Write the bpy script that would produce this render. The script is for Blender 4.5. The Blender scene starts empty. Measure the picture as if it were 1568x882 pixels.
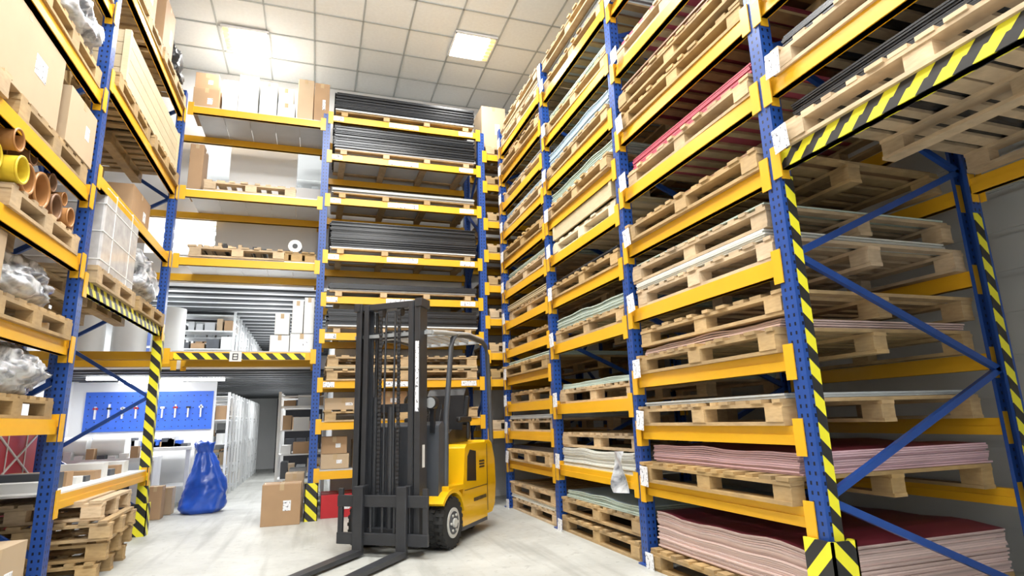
import bpy, bmesh, math, random
from mathutils import Vector, Matrix, noise
random.seed(7)
SC=bpy.context.scene
COL=SC.collection
# ------------------------------------------------------------ materials
MATS={}
def newmat(name):
    m=bpy.data.materials.new(name);m.use_nodes=True
    nt=m.node_tree;b=nt.nodes["Principled BSDF"];return m,nt,b
def N(nt,t,**k):
    n=nt.nodes.new(t)
    for a,v in k.items(): setattr(n,a,v)
    return n
def math_(nt,op,a,b=None,c=None):
    n=nt.nodes.new("ShaderNodeMath");n.operation=op
    for i,v in enumerate((a,b,c)):
        if v is None: continue
        if isinstance(v,(int,float)): n.inputs[i].default_value=v
        else: nt.links.new(v,n.inputs[i])
    return n.outputs[0]
def mixc(nt,f,a,b):
    n=nt.nodes.new("ShaderNodeMix");n.data_type='RGBA'
    for i,v in ((0,f),(6,a),(7,b)):
        if isinstance(v,(int,float)): n.inputs[i].default_value=v
        elif isinstance(v,tuple): n.inputs[i].default_value=(v+(1,))[:4]
        else: nt.links.new(v,n.inputs[i])
    return n.outputs[2]
def plain(name,col,rough=.5,metal=0,var=.12,scale=6,coat=0,island=0,emis=0):
    if name in MATS: return MATS[name]
    m,nt,b=newmat(name)
    tc=N(nt,"ShaderNodeTexCoord");no=N(nt,"ShaderNodeTexNoise");no.inputs["Scale"].default_value=scale;no.inputs["Detail"].default_value=4
    nt.links.new(tc.outputs["Object"],no.inputs["Vector"])
    dark=tuple(c*(1-var*1.6) for c in col);lite=tuple(min(1,c*(1+var)) for c in col)
    c=mixc(nt,no.outputs["Fac"],dark,lite)
    if island:
        g=N(nt,"ShaderNodeNewGeometry")
        h=N(nt,"ShaderNodeHueSaturation");nt.links.new(c,h.inputs["Color"])
        v=math_(nt,'MULTIPLY_ADD',g.outputs["Random Per Island"],island,1-island/2)
        nt.links.new(v,h.inputs["Value"]);c=h.outputs[0]
    nt.links.new(c,b.inputs["Base Color"])
    b.inputs["Roughness"].default_value=rough;b.inputs["Metallic"].default_value=metal
    b.inputs["Coat Weight"].default_value=coat
    if emis:
        b.inputs["Emission Color"].default_value=col+(1,);b.inputs["Emission Strength"].default_value=emis
    MATS[name]=m;return m
def woodmat(name,a,b2,isl=.35,stain=.35):
    m,nt,b=newmat(name)
    tc=N(nt,"ShaderNodeTexCoord");mp=N(nt,"ShaderNodeMapping");mp.inputs["Scale"].default_value=(14,14,60)
    nt.links.new(tc.outputs["Object"],mp.inputs[0])
    no=N(nt,"ShaderNodeTexNoise");no.inputs["Scale"].default_value=1.0;no.inputs["Detail"].default_value=5
    nt.links.new(mp.outputs[0],no.inputs["Vector"])
    c=mixc(nt,no.outputs["Fac"],a,b2)
    g=N(nt,"ShaderNodeNewGeometry");oi=N(nt,"ShaderNodeObjectInfo")
    # weathering patches, shifted per pallet
    ad=N(nt,"ShaderNodeVectorMath");ad.operation='ADD';cb=N(nt,"ShaderNodeCombineXYZ");nt.links.new(math_(nt,'MULTIPLY',oi.outputs["Random"],50),cb.inputs[0])
    nt.links.new(tc.outputs["Object"],ad.inputs[0]);nt.links.new(cb.outputs[0],ad.inputs[1])
    n2=N(nt,"ShaderNodeTexNoise");n2.inputs["Scale"].default_value=3.2;n2.inputs["Detail"].default_value=5;nt.links.new(ad.outputs[0],n2.inputs["Vector"])
    mr=N(nt,"ShaderNodeMapRange");mr.inputs[1].default_value=.42;mr.inputs[2].default_value=.7;mr.inputs[3].default_value=0;mr.inputs[4].default_value=stain*1.6;nt.links.new(n2.outputs["Fac"],mr.inputs[0])
    c=mixc(nt,mr.outputs[0],c,(.24,.19,.135))
    h=N(nt,"ShaderNodeHueSaturation");nt.links.new(c,h.inputs["Color"])
    v=math_(nt,'MULTIPLY_ADD',g.outputs["Random Per Island"],isl,1-isl/2)
    v2=math_(nt,'MULTIPLY_ADD',oi.outputs["Random"],.40,.78)
    nt.links.new(math_(nt,'MULTIPLY',v,v2),h.inputs["Value"])
    s=math_(nt,'MULTIPLY_ADD',oi.outputs["Random"],-.4,1.2);nt.links.new(s,h.inputs["Saturation"])
    nt.links.new(h.outputs[0],b.inputs["Base Color"]);b.inputs["Roughness"].default_value=.75
    MATS[name]=m;return m
def stripemat():
    m,nt,b=newmat("hazard_stripes")
    tc=N(nt,"ShaderNodeTexCoord");s=N(nt,"ShaderNodeSeparateXYZ");nt.links.new(tc.outputs["Object"],s.inputs[0])
    a=math_(nt,'ADD',s.outputs[0],s.outputs[1]);a=math_(nt,'ADD',a,s.outputs[2])
    a=math_(nt,'FRACT',math_(nt,'MULTIPLY',a,1/.17));a=math_(nt,'GREATER_THAN',a,.5)
    nt.links.new(mixc(nt,a,(.80,.74,.03),(.02,.02,.02)),b.inputs["Base Color"]);b.inputs["Roughness"].default_value=.4
    MATS["stripe"]=m;return m
BCOL=(.016,.066,.29)
def postmat():
    m,nt,b=newmat("rack_blue_perforated")
    tc=N(nt,"ShaderNodeTexCoord");s=N(nt,"ShaderNodeSeparateXYZ");nt.links.new(tc.outputs["Object"],s.inputs[0])
    g=N(nt,"ShaderNodeSeparateXYZ");nt.links.new(tc.outputs["Normal"],g.inputs[0])
    def dots(u):
        du=math_(nt,'LESS_THAN',math_(nt,'ABSOLUTE',math_(nt,'SUBTRACT',math_(nt,'ABSOLUTE',u),.02)),.0065)
        dz=math_(nt,'LESS_THAN',math_(nt,'ABSOLUTE',math_(nt,'SUBTRACT',math_(nt,'FRACT',math_(nt,'MULTIPLY',s.outputs[2],20)),.5)),.2)
        return math_(nt,'MULTIPLY',du,dz)
    nx=math_(nt,'GREATER_THAN',math_(nt,'ABSOLUTE',g.outputs[0]),.7)
    ny=math_(nt,'GREATER_THAN',math_(nt,'ABSOLUTE',g.outputs[1]),.7)
    d=math_(nt,'MULTIPLY',dots(s.outputs[1]),nx)
    d2=math_(nt,'MULTIPLY',dots(s.outputs[0]),ny)
    d=math_(nt,'MAXIMUM',d,d2)
    nt.links.new(mixc(nt,d,BCOL,(.004,.006,.02)),b.inputs["Base Color"]);b.inputs["Roughness"].default_value=.35
    MATS["post"]=m;return m
def labelmat():
    m,nt,b=newmat("label_paper")
    tc=N(nt,"ShaderNodeTexCoord");mp=N(nt,"ShaderNodeMapping");mp.inputs["Scale"].default_value=(70,70,45)
    nt.links.new(tc.outputs["Object"],mp.inputs[0]);no=N(nt,"ShaderNodeTexNoise");no.inputs["Scale"].default_value=1
    nt.links.new(mp.outputs[0],no.inputs["Vector"])
    d=math_(nt,'GREATER_THAN',no.outputs["Fac"],.62)
    nt.links.new(mixc(nt,d,(.80,.82,.86),(.12,.12,.14)),b.inputs["Base Color"]);b.inputs["Roughness"].default_value=.5
    MATS["label"]=m;return m
def wrapmat():
    m,nt,b=newmat("plastic_wrap")
    tc=N(nt,"ShaderNodeTexCoord");no=N(nt,"ShaderNodeTexNoise");no.inputs["Scale"].default_value=6;no.inputs["Detail"].default_value=6;no.inputs["Distortion"].default_value=1.8
    nt.links.new(tc.outputs["Object"],no.inputs["Vector"])
    cr=N(nt,"ShaderNodeValToRGB");cr.color_ramp.elements[0].position=.38;cr.color_ramp.elements[0].color=(.16,.17,.19,1);cr.color_ramp.elements[1].position=.58;cr.color_ramp.elements[1].color=(.62,.64,.67,1)
    nt.links.new(no.outputs["Fac"],cr.inputs[0]);nt.links.new(cr.outputs[0],b.inputs["Base Color"])
    b.inputs["Roughness"].default_value=.35;b.inputs["Coat Weight"].default_value=.4;b.inputs["Subsurface Weight"].default_value=.1
    bp=N(nt,"ShaderNodeBump");bp.inputs["Strength"].default_value=.4;nt.links.new(no.outputs["Fac"],bp.inputs["Height"]);nt.links.new(bp.outputs[0],b.inputs["Normal"])
    MATS["wrap"]=m;return m
def floormat():
    m,nt,b=newmat("concrete_floor")
    tc=N(nt,"ShaderNodeTexCoord");no=N(nt,"ShaderNodeTexNoise");no.inputs["Scale"].default_value=1.3;no.inputs["Detail"].default_value=9;no.inputs["Roughness"].default_value=.7
    nt.links.new(tc.outputs["Object"],no.inputs["Vector"])
    cr=N(nt,"ShaderNodeValToRGB");cr.color_ramp.elements[0].position=.3;cr.color_ramp.elements[0].color=(.36,.365,.34,1);cr.color_ramp.elements[1].position=.68;cr.color_ramp.elements[1].color=(.55,.56,.53,1)
    nt.links.new(no.outputs["Fac"],cr.inputs[0])
    vo=N(nt,"ShaderNodeTexNoise");vo.inputs["Scale"].default_value=14;vo.inputs["Detail"].default_value=3;nt.links.new(tc.outputs["Object"],vo.inputs["Vector"])
    k=math_(nt,'MULTIPLY',math_(nt,'GREATER_THAN',vo.outputs["Fac"],.66),.35)
    mp=N(nt,"ShaderNodeMapping");mp.inputs["Scale"].default_value=(5,.35,1);mp.inputs["Rotation"].default_value=(0,0,.25);nt.links.new(tc.outputs["Object"],mp.inputs[0])
    sc=N(nt,"ShaderNodeTexNoise");sc.inputs["Scale"].default_value=1.5;sc.inputs["Detail"].default_value=5;nt.links.new(mp.outputs[0],sc.inputs["Vector"])
    k2=N(nt,"ShaderNodeMapRange");k2.inputs[1].default_value=.53;k2.inputs[2].default_value=.72;k2.inputs[4].default_value=.55;nt.links.new(sc.outputs["Fac"],k2.inputs[0])
    kk=math_(nt,'MAXIMUM',k,k2.outputs[0])
    nt.links.new(mixc(nt,kk,cr.outputs[0],(.24,.24,.22)),b.inputs["Base Color"])
    n2=N(nt,"ShaderNodeTexNoise");n2.inputs["Scale"].default_value=5;nt.links.new(tc.outputs["Object"],n2.inputs["Vector"])
    nt.links.new(math_(nt,'MULTIPLY_ADD',n2.outputs["Fac"],.3,.36),b.inputs["Roughness"])
    MATS["floor"]=m;return m
def emit(name,col,s):
    m,nt,b=newmat(name);b.inputs["Base Color"].default_value=col+(1,);b.inputs["Emission Color"].default_value=col+(1,);b.inputs["Emission Strength"].default_value=s;MATS[name]=m;return m
WOOD=woodmat("pallet_wood",(.38,.25,.12),(.68,.50,.28))
WOODP=woodmat("pale_wood",(.58,.48,.32),(.74,.64,.46),.2,.1)
STR=stripemat();POST=postmat();LAB=labelmat();WRAP=wrapmat();FLO=floormat()
YEL=plain("rack_yellow",(.80,.43,.018),.32,0,.06,3)
BLUE=plain("rack_blue",BCOL,.35,0,.06)
WHITE=plain("white_paint",(.80,.81,.81),.6,0,.03,2)
CEIL=plain("ceiling_tile",(.84,.87,.87),.8,0,.05,25)
TBAR=plain("ceiling_tbar",(.42,.45,.45),.5,0,.02)
CARD=plain("cardboard",(.42,.27,.15),.75,0,.1,5,island=.15)
CARDL=plain("cardboard_light",(.50,.38,.25),.75,0,.06,4)
TAPE=plain("packing_tape",(.48,.35,.2),.3,0,.05)
WBOX=plain("white_carton",(.74,.75,.74),.6,0,.04,4)
GALV=plain("galvanised",(.72,.74,.75),.35,.2,.08,8)
GREY=plain("grey_deck",(.50,.50,.50),.5,.1,.08)
BLK=plain("black_plastic",(.018,.019,.022),.35,0,.2)
MAST=plain("mast_steel",(.045,.048,.055),.38,.2,.2,10)
DGREY=plain("forklift_grey",(.065,.072,.085),.45,0,.1)
FYEL=plain("forklift_yellow",(.90,.52,.008),.22,0,.03,2,coat=.5)
LGREY=plain("guard_grey",(.42,.44,.45),.3,.1,.05)
RUB=plain("rubber",(.02,.02,.02),.8,0,.2,20)
RIM=plain("rim_white",(.6,.6,.57),.4,.1,.05)
BAGB=plain("bag_blue",(.015,.10,.60),.28,0,.2,8,coat=.3)
RED=plain("red_sheet",(.50,.02,.03),.4,0,.1)
PEG=plain("pegboard_blue",(.03,.12,.58),.5,0,.1)
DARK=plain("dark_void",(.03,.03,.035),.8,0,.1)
S={}
def sm(n,c,i=.5,r=.45): S[n]=plain("sheet_"+n,c,r,0,.06,4,island=i)
sm("pink",(.62,.47,.43));sm("rose",(.62,.42,.46));sm("white",(.70,.71,.66));sm("green",(.46,.55,.49));sm("grey",(.38,.40,.40));sm("black",(.022,.024,.028),.8,.25);sm("red",(.46,.08,.12),.35);sm("dred",(.17,.02,.035));sm("beige",(.55,.46,.30));sm("brown",(.22,.12,.06));sm("blue",(.36,.46,.53));sm("lgrey",(.66,.69,.72),.2)
# ------------------------------------------------------------ mesh builder
class MB:
    def __init__(s): s.v=[];s.f=[];s.m=[];s.sm=[]
    def add(s,vs,fs,mi=0,sm=False):
        o=len(s.v);s.v+=[tuple(v) for v in vs]
        for f in fs: s.f.append(tuple(i+o for i in f));s.m.append(mi);s.sm.append(sm)
    def box(s,x0,x1,y0,y1,z0,z1,mi=0,M=None):
        vs=[Vector((x,y,z)) for z in (z0,z1) for y in (y0,y1) for x in (x0,x1)]
        if M: vs=[M@v for v in vs]
        s.add(vs,[(0,2,3,1),(4,5,7,6),(0,1,5,4),(2,6,7,3),(0,4,6,2),(1,3,7,5)],mi)
    def bar(s,p,q,w,h,mi=0,up=(0,0,1)):
        p=Vector(p);q=Vector(q);d=(q-p);L=d.length;d.normalize();u=Vector(up)
        a=d.cross(u)
        if a.length<1e-4: a=d.cross(Vector((1,0,0)))
        a.normalize();b=a.cross(d)
        vs=[]
        for c in (p,q):
            for sa,sb in ((-1,-1),(1,-1),(1,1),(-1,1)): vs.append(c+a*sa*w/2+b*sb*h/2)
        s.add(vs,[(0,1,2,3),(7,6,5,4),(0,4,5,1),(1,5,6,2),(2,6,7,3),(3,7,4,0)],mi)
    def cyl(s,p,q,r,n=16,mi=0,r2=None,cap=True):
        p=Vector(p);q=Vector(q);d=(q-p).normalized();a=d.cross(Vector((0,0,1)))
        if a.length<1e-3:a=Vector((1,0,0))
        a.normalize();b=d.cross(a);r2=r if r2 is None else r2
        vs=[p+(a*math.cos(t)+b*math.sin(t))*r for t in [2*math.pi*i/n for i in range(n)]]+[q+(a*math.cos(t)+b*math.sin(t))*r2 for t in [2*math.pi*i/n for i in range(n)]]
        s.add(vs,[(i,(i+1)%n,n+(i+1)%n,n+i) for i in range(n)],mi,True)
        if cap: s.add(vs,[tuple(range(n-1,-1,-1)),tuple(range(n,2*n))],mi)
    def tube(s,pts,r,n=10,mi=0):
        pts=[Vector(p) for p in pts];rings=[]
        for i,p in enumerate(pts):
            d=(pts[min(i+1,len(pts)-1)]-pts[max(i-1,0)]).normalized()
            a=d.cross(Vector((0,.01,1)) if abs(d.z)<.95 else Vector((0,1,0))).normalized();b=d.cross(a)
            rings.append([p+(a*math.cos(t)+b*math.sin(t))*r for t in [2*math.pi*k/n for k in range(n)]])
        vs=[v for R_ in rings for v in R_];fs=[]
        for i in range(len(pts)-1):
            for k in range(n): fs.append((i*n+k,i*n+(k+1)%n,(i+1)*n+(k+1)%n,(i+1)*n+k))
        s.add(vs,fs,mi,True);L=(len(pts)-1)*n
        s.add(vs,[tuple(range(n-1,-1,-1)),tuple(range(L,L+n))],mi)
    def ext(s,prof,y0,y1,mi=0,smooth=False):
        n=len(prof);vs=[(x,y0,z) for x,z in prof]+[(x,y1,z) for x,z in prof]
        s.add(vs,[(i,(i+1)%n,n+(i+1)%n,n+i) for i in range(n)],mi,smooth);s.add(vs,[tuple(range(n-1,-1,-1)),tuple(range(n,2*n))],mi)
    def torus(s,c,ax,R,r,n=32,k=10,mi=0):
        ax=Vector(ax).normalized();a=ax.cross(Vector((0,0,1)))
        if a.length<1e-3:a=Vector((1,0,0))
        a.normalize();b=ax.cross(a);c=Vector(c);vs=[];fs=[]
        for i in range(n):
            t=2*math.pi*i/n;d=a*math.cos(t)+b*math.sin(t)
            for j in range(k):
                u=2*math.pi*j/k;vs.append(c+d*(R+r*math.cos(u))+ax*r*math.sin(u))
        for i in range(n):
            for j in range(k): fs.append((i*k+j,((i+1)%n)*k+j,((i+1)%n)*k+(j+1)%k,i*k+(j+1)%k))
        s.add(vs,fs,mi,True)
    def mesh(s,name,mats):
        me=bpy.data.meshes.new(name);me.from_pydata(s.v,[],s.f)
        for m in mats: me.materials.append(m)
        me.polygons.foreach_set("material_index",s.m);me.polygons.foreach_set("use_smooth",s.sm);me.update()
        bmm=bmesh.new();bmm.from_mesh(me);bmesh.ops.recalc_face_normals(bmm,faces=bmm.faces);bmm.to_mesh(me);bmm.free()
        return me
    def obj(s,name,mats,parent=None,loc=(0,0,0),rot=(0,0,0),bevel=0):
        return place(s.mesh(name,mats),name,loc,rot,parent,bevel)
def place(me,name,loc=(0,0,0),rot=(0,0,0),parent=None,bevel=0):
    o=bpy.data.objects.new(name,me);o.location=loc;o.rotation_euler=rot;COL.objects.link(o)
    if parent: o.parent=parent
    if bevel:
        b=o.modifiers.new("bev",'BEVEL');b.width=bevel;b.segments=2;b.limit_method='ANGLE';b.angle_limit=.7
    return o
def empty(name,loc=(0,0,0),rot=(0,0,0)):
    e=bpy.data.objects.new(name,None);e.location=loc;e.rotation_euler=rot;COL.objects.link(e);return e
# ------------------------------------------------------------ camera
f=920;h=1.15
yaw,pit,rol=math.radians(18.5),math.radians(12.6),math.radians(1.74)
F=Vector((math.sin(yaw)*math.cos(pit),math.cos(yaw)*math.cos(pit),math.sin(pit)))
R0=Vector((math.cos(yaw),-math.sin(yaw),0));U0=R0.cross(F)
R=R0*math.cos(rol)-U0*math.sin(rol);U=R0*math.sin(rol)+U0*math.cos(rol)
cam=bpy.data.cameras.new("camera");cam.lens=36*f/1600;cam.sensor_width=36;cam.clip_start=.05
co=bpy.data.objects.new("camera",cam);COL.objects.link(co);SC.camera=co
M=Matrix((( R.x,U.x,-F.x,0),(R.y,U.y,-F.y,0),(R.z,U.z,-F.z,h),(0,0,0,1)));co.matrix_world=M
# ------------------------------------------------------------ constants
XR,XRB=2.57,4.15;XL,XLB=-1.83,-2.85;YB,YBB=8.2,9.12;H=5.54
WX0,WX1,WY0,WYB,CZ=-3.7,4.75,-4.5,9.25,6.6
# ------------------------------------------------------------ room shell
def bx(name,x0,x1,y0,y1,z0,z1,mat,parent=None,bevel=0):
    b=MB();cx,cy,cz=(x0+x1)/2,(y0+y1)/2,(z0+z1)/2
    b.box(x0-cx,x1-cx,y0-cy,y1-cy,z0-cz,z1-cz);return b.obj(name,[mat],parent,(cx,cy,cz),bevel=bevel)
bx("floor",WX0-.2,WX1+.2,WY0-.2,19,-.2,0,FLO)
bx("wall_left",WX0-.2,WX0,WY0,19,0,CZ+.1,WHITE)
PANEL=plain("wall_panel_grey",(.55,.56,.55),.6,0,.03,2)
b=MB();b.box(WX1,WX1+.2,WY0,WYB,0,CZ)
for z in [i*.3 for i in range(1,22)]: b.box(WX1-.02,WX1,WY0,WYB,z,z+.25)
b.obj("wall_right",[PANEL])
bx("wall_front",WX0,WX1,WY0-.2,WY0,0,CZ,WHITE)
b=MB()
T=.18
def wb(x0,x1,z0,z1): b.box(x0,x1,WYB,WYB+T,z0,z1)
wb(.25,WX1,0,CZ)
wb(WX0,.25,5.45,CZ);wb(WX0,.25,4.15,4.8);wb(WX0,-1.9,4.8,5.45);wb(-1.38,-.42,4.8,5.45);wb(-.05,.25,4.8,5.45)
wb(WX0,-2.4,3.62,4.15);wb(-1.5,.25,3.62,4.15);wb(WX0,.25,3.2,3.62)
b.obj("wall_back",[WHITE])
bx("ceiling",WX0,WX1,WY0,WYB+.1,CZ,CZ+.15,CEIL)
b=MB();x=-.22-.64*6
while x<WX1:
    if x>WX0: b.box(x-.011,x+.011,WY0,WYB,CZ-.012,CZ-.001)
    x+=.64
y=9.25
while y>WY0:
    b.box(WX0,WX1,y-.011,y+.011,CZ-.012,CZ-.001);y-=.62
b.obj("ceiling_grid",[TBAR])
def ribs(name,z,y0,y1,mat1,mat2):
    b=MB();b.box(WX0,.3,y0,y1,z,z+.14,0)
    y=y0+.15
    while y<y1: b.box(WX0,.3,y,y+.13,z-.035,z,1);y+=.42
    b.obj(name,[mat1,mat2])
SLABC=plain("deck_light",(.78,.80,.81),.5,0,.03);SLABD=plain("deck_rib",(.07,.075,.08),.6,0,.05)
ribs("mezzanine_floor",1.98,9.25,18.6,SLABC,SLABD)
ribs("mezzanine_ceiling",3.22,9.43,18.6,SLABC,SLABD)
bx("upper_room_ceiling",WX0,.3,9.43,12.6,5.9,6.0,WHITE)
bx("wall_upper_room",WX0,.3,12.4,12.6,3.36,5.9,WHITE)
bx("wall_rear_room_right",.3,.45,9.43,18.6,0,6,WHITE)
bx("wall_rear_room_end",WX0,.3,18.6,18.8,0,3.5,WHITE)
bx("wall_workshop",WX0,-1.62,11.29,11.37,0,1.94,WHITE)
# ------------------------------------------------------------ lights
def area(name,loc,sx,sy,p,col=(1,1,1),rot=(0,0,0)):
    l=bpy.data.lights.new(name,'AREA');l.shape='RECTANGLE';l.size=sx;l.size_y=sy;l.energy=p;l.color=col
    o=bpy.data.objects.new(name,l);o.location=loc;o.rotation_euler=rot;COL.objects.link(o);return o
LAMP=emit("lamp_diffuser",(1,.98,.93),14)
LY=emit("lamp_warm",(.9,.70,.3),.7)
def troffer(x,y,p,k=1):
    b=MB();b.box(-.31,.31,-.30,.30,-.02,-.012,1);b.box(-.20,.28,-.25,.25,-.045,-.02,0)
    for i in range(6): b.box(-.29,-.21,-.25+i*.09,-.2+i*.09,-.05,-.02,2)
    for s_ in (-1,1): b.box(-.31,.31,s_*.29-.015,s_*.29+.015,-.04,-.01,1);b.box(s_*.30-.012,s_*.30+.012,-.3,.3,-.04,-.01,1)
    b.obj("ceiling_light",[LAMP,WHITE,LY],None,(x,y,CZ-.012),(0,0,0 if k>0 else math.pi))
    area("frontal_fill",(x,y,CZ-.09),.5,.5,p,(1,.98,.95))
troffer(-1.14,8.25,62);troffer(2.0,7.5,62,-1)
for y in (4.6,1.6,-1.6):
    troffer(-.9,y,90);troffer(1.3,y,90)
area("frontal_fill",(.3,5.2,CZ-.1),1.2,1.2,130)
area("frontal_fill",(.2,-2.5,CZ-.5),3,1.5,160,rot=(math.radians(-35),0,0))  # added frontal fill light behind the camera, unseen and without a fixture
for x,y,p in ((.4,4.4,80),(.3,1,60),(.3,-2,50)): area("ceiling_fill",(x,y,5.75),1.2,1.2,p,(.96,.98,1),(math.pi,0,0))  # added unseen area lights, aimed up to brighten the ceiling
for y in (10.2,12.5,15):
    area("tube_lamp",(-1.0,y,1.86),.15,1.2,24);area("tube_lamp",(-1.0,y,3.1),.15,1.2,24)
    area("tube_lamp",(-2.6,y,1.86),1.2,.15,26);area("tube_lamp",(-2.6,y,3.1),1.2,.15,26)
for y in (11,14.5): 
    area("deck_fill",(-.8,y,1.3),.1,2.2,10,rot=(math.pi,0,0));area("deck_fill",(-.8,y,2.6),.1,2.2,11,rot=(math.pi,0,0))  # added upward fill to brighten the ribbed decks, no tubes hang here
area("tube_lamp",(-1.5,11,5.8),1.5,1,80)
# ------------------------------------------------------------ racks
pb=MB()
w,d_,t=.05,.045,.004
prof=[(-w,-d_),(w,-d_),(w,d_),(w-.022,d_),(w-.022,d_-t),(w-t,d_-t),(w-t,-d_+t),(-w+t,-d_+t),(-w+t,d_-t),(-w+.022,d_-t),(-w+.022,d_),(-w,d_)]
n=len(prof);vs=[(x,y,0) for x,y in prof]+[(x,y,H) for x,y in prof]
pb.add(vs,[(i,(i+1)%n,n+(i+1)%n,n+i) for i in range(n)],0);pb.add(vs,[tuple(range(n,2*n))],0)
pb.box(-.075,.075,-.07,.07,0,.012,0)
PM=pb.mesh("rack_post",[POST])
def post(par,x,y,rotz): return place(PM,"post",(x,y,0),(0,0,rotz),par)
def beamY(b,x,y0,y1,z,mi=0,face=-1):
    b.box(x-.022,x+.022,y0+.045,y1-.045,z-.105,z,mi)
    b.box(x-.03,x+.03,y0+.045,y1-.045,z-.105,z-.05,mi)
    for yy in (y0+.05,y1-.05):
        b.box(x+face*.052-.004,x+face*.052+.004,yy-.035,yy+.035,z-.16,z+.04,0)
        b.box(x-.03,x+.03,yy-.006,yy+.006,z-.16,z+.04,0)
def beamX(b,y,x0,x1,z,mi=0,face=-1):
    b.box(x0+.045,x1-.045,y-.022,y+.022,z-.10,z,mi)
    b.box(x0+.045,x1-.045,y-.03,y+.03,z-.10,z-.05,mi)
    for xx in (x0+.05,x1-.05):
        b.box(xx-.035,xx+.035,y+face*.052-.004,y+face*.052+.004,z-.15,z+.04,0)
def zig(b,pf,pr,z0,step):
    z=z0;k=0
    while z+step<H:
        a,c=(pf,pr) if k%2==0 else (pr,pf)
        b.bar((a[0],a[1],z),(c[0],c[1],z+step),.03,.04);z+=step;k+=1
PY=[-1.07,.77,2.61,4.43,6.22,8.0]
rr=empty("pallet_rack",(0,0,0))
for y in PY: post(rr,XR,y,-math.pi/2);post(rr,XRB,y,math.pi/2)
LA=[.64,1.07,1.48,2.03,2.60,3.11,3.66,4.35,5.0]
LB=[.66,1.30,1.96,2.48,2.98,3.42,3.93,4.5,5.1]
LC=[.62,1.0,1.36,1.72,2.1,2.5,2.95,3.4,3.85,4.3,4.75,5.2]
L0=[2.64,3.11,3.66,4.35,5.0]
bm=MB()
for (y0,y1),Ls in (((-1.07,.77),L0),((.77,2.61),L0),((2.61,4.43),LA),((4.43,6.22),LB),((6.22,8.0),LC)):
    for z in Ls:
        beamY(bm,XR,y0,y1,z,1 if z==2.64 else 0,-1);beamY(bm,XRB,y0,y1,z,0,1)
bm.obj("beams",[YEL,STR],rr)
bz=MB()
for y in PY: zig(bz,(XR+.04,y),(XRB-.04,y),.70,.67);bz.bar((XRB-.04,y,.05),(XR+.04,y,.68),.03,.04)
bz.obj("bracing",[BLUE],rr)
g=MB()
g.box(XR-.012,XR+.05,2.61-.053,2.61-.049,.3,2.5,0);g.box(XRB-.05,XRB+.02,2.61-.053,2.61-.049,.0,2.4,0)
g.box(XR-.08,XR+.08,2.61-.10,2.61-.088,0,.50,0);g.box(XR-.08,XR-.068,2.61-.10,2.61+.09,0,.50,0);g.box(XR+.068,XR+.08,2.61-.1,2.61+.09,0,.50,0)
g.obj("hazard_guard",[STR],rr)
LPY=[-.05,2.65,5.35,8.05]
lr=empty("pallet_rack")
for y in LPY:
    post(lr,XL,y,math.pi/2);post(lr,XLB,y,-math.pi/2)
LL0=[1.25,1.83,2.49,3.07,3.93,4.75];LL1=[.70,2.36,3.28,4.17,5.25]
bm=MB()
for (y0,y1),Ls in (((-.05,2.65),LL0),((2.65,5.35),LL0),((5.35,8.05),LL1)):
    for z in Ls:
        beamY(bm,XL,y0,y1,z,1 if z==2.36 else 0,1);beamY(bm,XLB,y0,y1,z,0,-1)
bm.obj("beams",[YEL,STR],lr)
bz=MB()
for y in LPY: zig(bz,(XL-.04,y),(XLB+.04,y),.3,.62)
bz.obj("bracing",[BLUE],lr)
g=MB();g.box(XL-.05,XL+.05,8.05-.053,8.05-.049,0,2.3,0);g.box(XL+.047,XL+.051,8.0,8.10,0,2.3,0)
g.box(XL-.08,XL+.08,7.95,7.96,0,.35,0);g.box(XL+.07,XL+.08,7.95,8.1,0,.35,0)
g.obj("hazard_guard",[STR],lr)
BX=[-3.62,0.0,2.29,4.2]
br=empty("pallet_rack")
for x in BX: post(br,x,YB,0);post(br,x,YBB,math.pi)
BL=[2.09,3.30,4.22,5.42];BR=[.58,1.19,1.72,2.36,2.86,3.46,4.28,4.94,5.54];BN=[1.0,1.72,2.1,2.6,3.1,3.6,4.1,4.7,5.2]
bm=MB()
for z in BL:
    beamX(bm,YB,-1.80,0,z,0);beamX(bm,YBB,-3.62 if z>2.1 else -1.8,0,z,0,1)
beamX(bm,YB,-3.62,-1.80,2.09,0);beamX(bm,YBB,-3.62,-1.8,2.09,0)
bm.box(-1.68,-.15,YB-.034,YB-.031,1.995,2.075,1)
for z in BR: beamX(bm,YB,0,2.29,z,0);beamX(bm,YBB,0,2.29,z,0,1)
for z in BN: beamX(bm,YB,2.29,4.2,z,0);beamX(bm,YBB,2.29,4.2,z,0,1)
bm.obj("beams",[YEL,STR],br)
bz=MB()
for x in BX: zig(bz,(x,YB+.04),(x,YBB-.04),.3,.6)
bz.obj("bracing",[BLUE],br)
g=MB();g.box(-.08,.08,YB-.10,YB-.09,0,.45,0);g.box(-.08,-.07,YB-.1,YB+.08,0,.45,0);g.box(.07,.08,YB-.1,YB+.08,0,.45,0)
g.obj("hazard_guard",[STR],br)
for z,m in ((5.42,GREY),(4.22,WHITE),(3.30,WHITE)):
    b=MB();x=-1.72
    while x<-.1:
        b.box(x,x+.33,YB-.02,YBB+.02,z,z+.012);x+=.335
    b.obj("shelf_deck",[m],br)
b=MB();b.box(-.07,.07,-.006,0,-.06,.06,0)
for a in ((-.03,-.03,-.04,.04),(-.03,.025,.03,.04),(-.03,.025,-.005,.005),(-.03,.025,-.04,-.03),(.025,.025,-.035,-.003),(.025,.025,.003,.035)):
    b.box(min(a[0],a[1])-.005,max(a[0],a[1])+.005,-.009,-.006,a[2],a[3],1)
b.obj("aisle_sign",[WBOX,BLK],None,(-.98,YB-.034,2.03))
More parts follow.
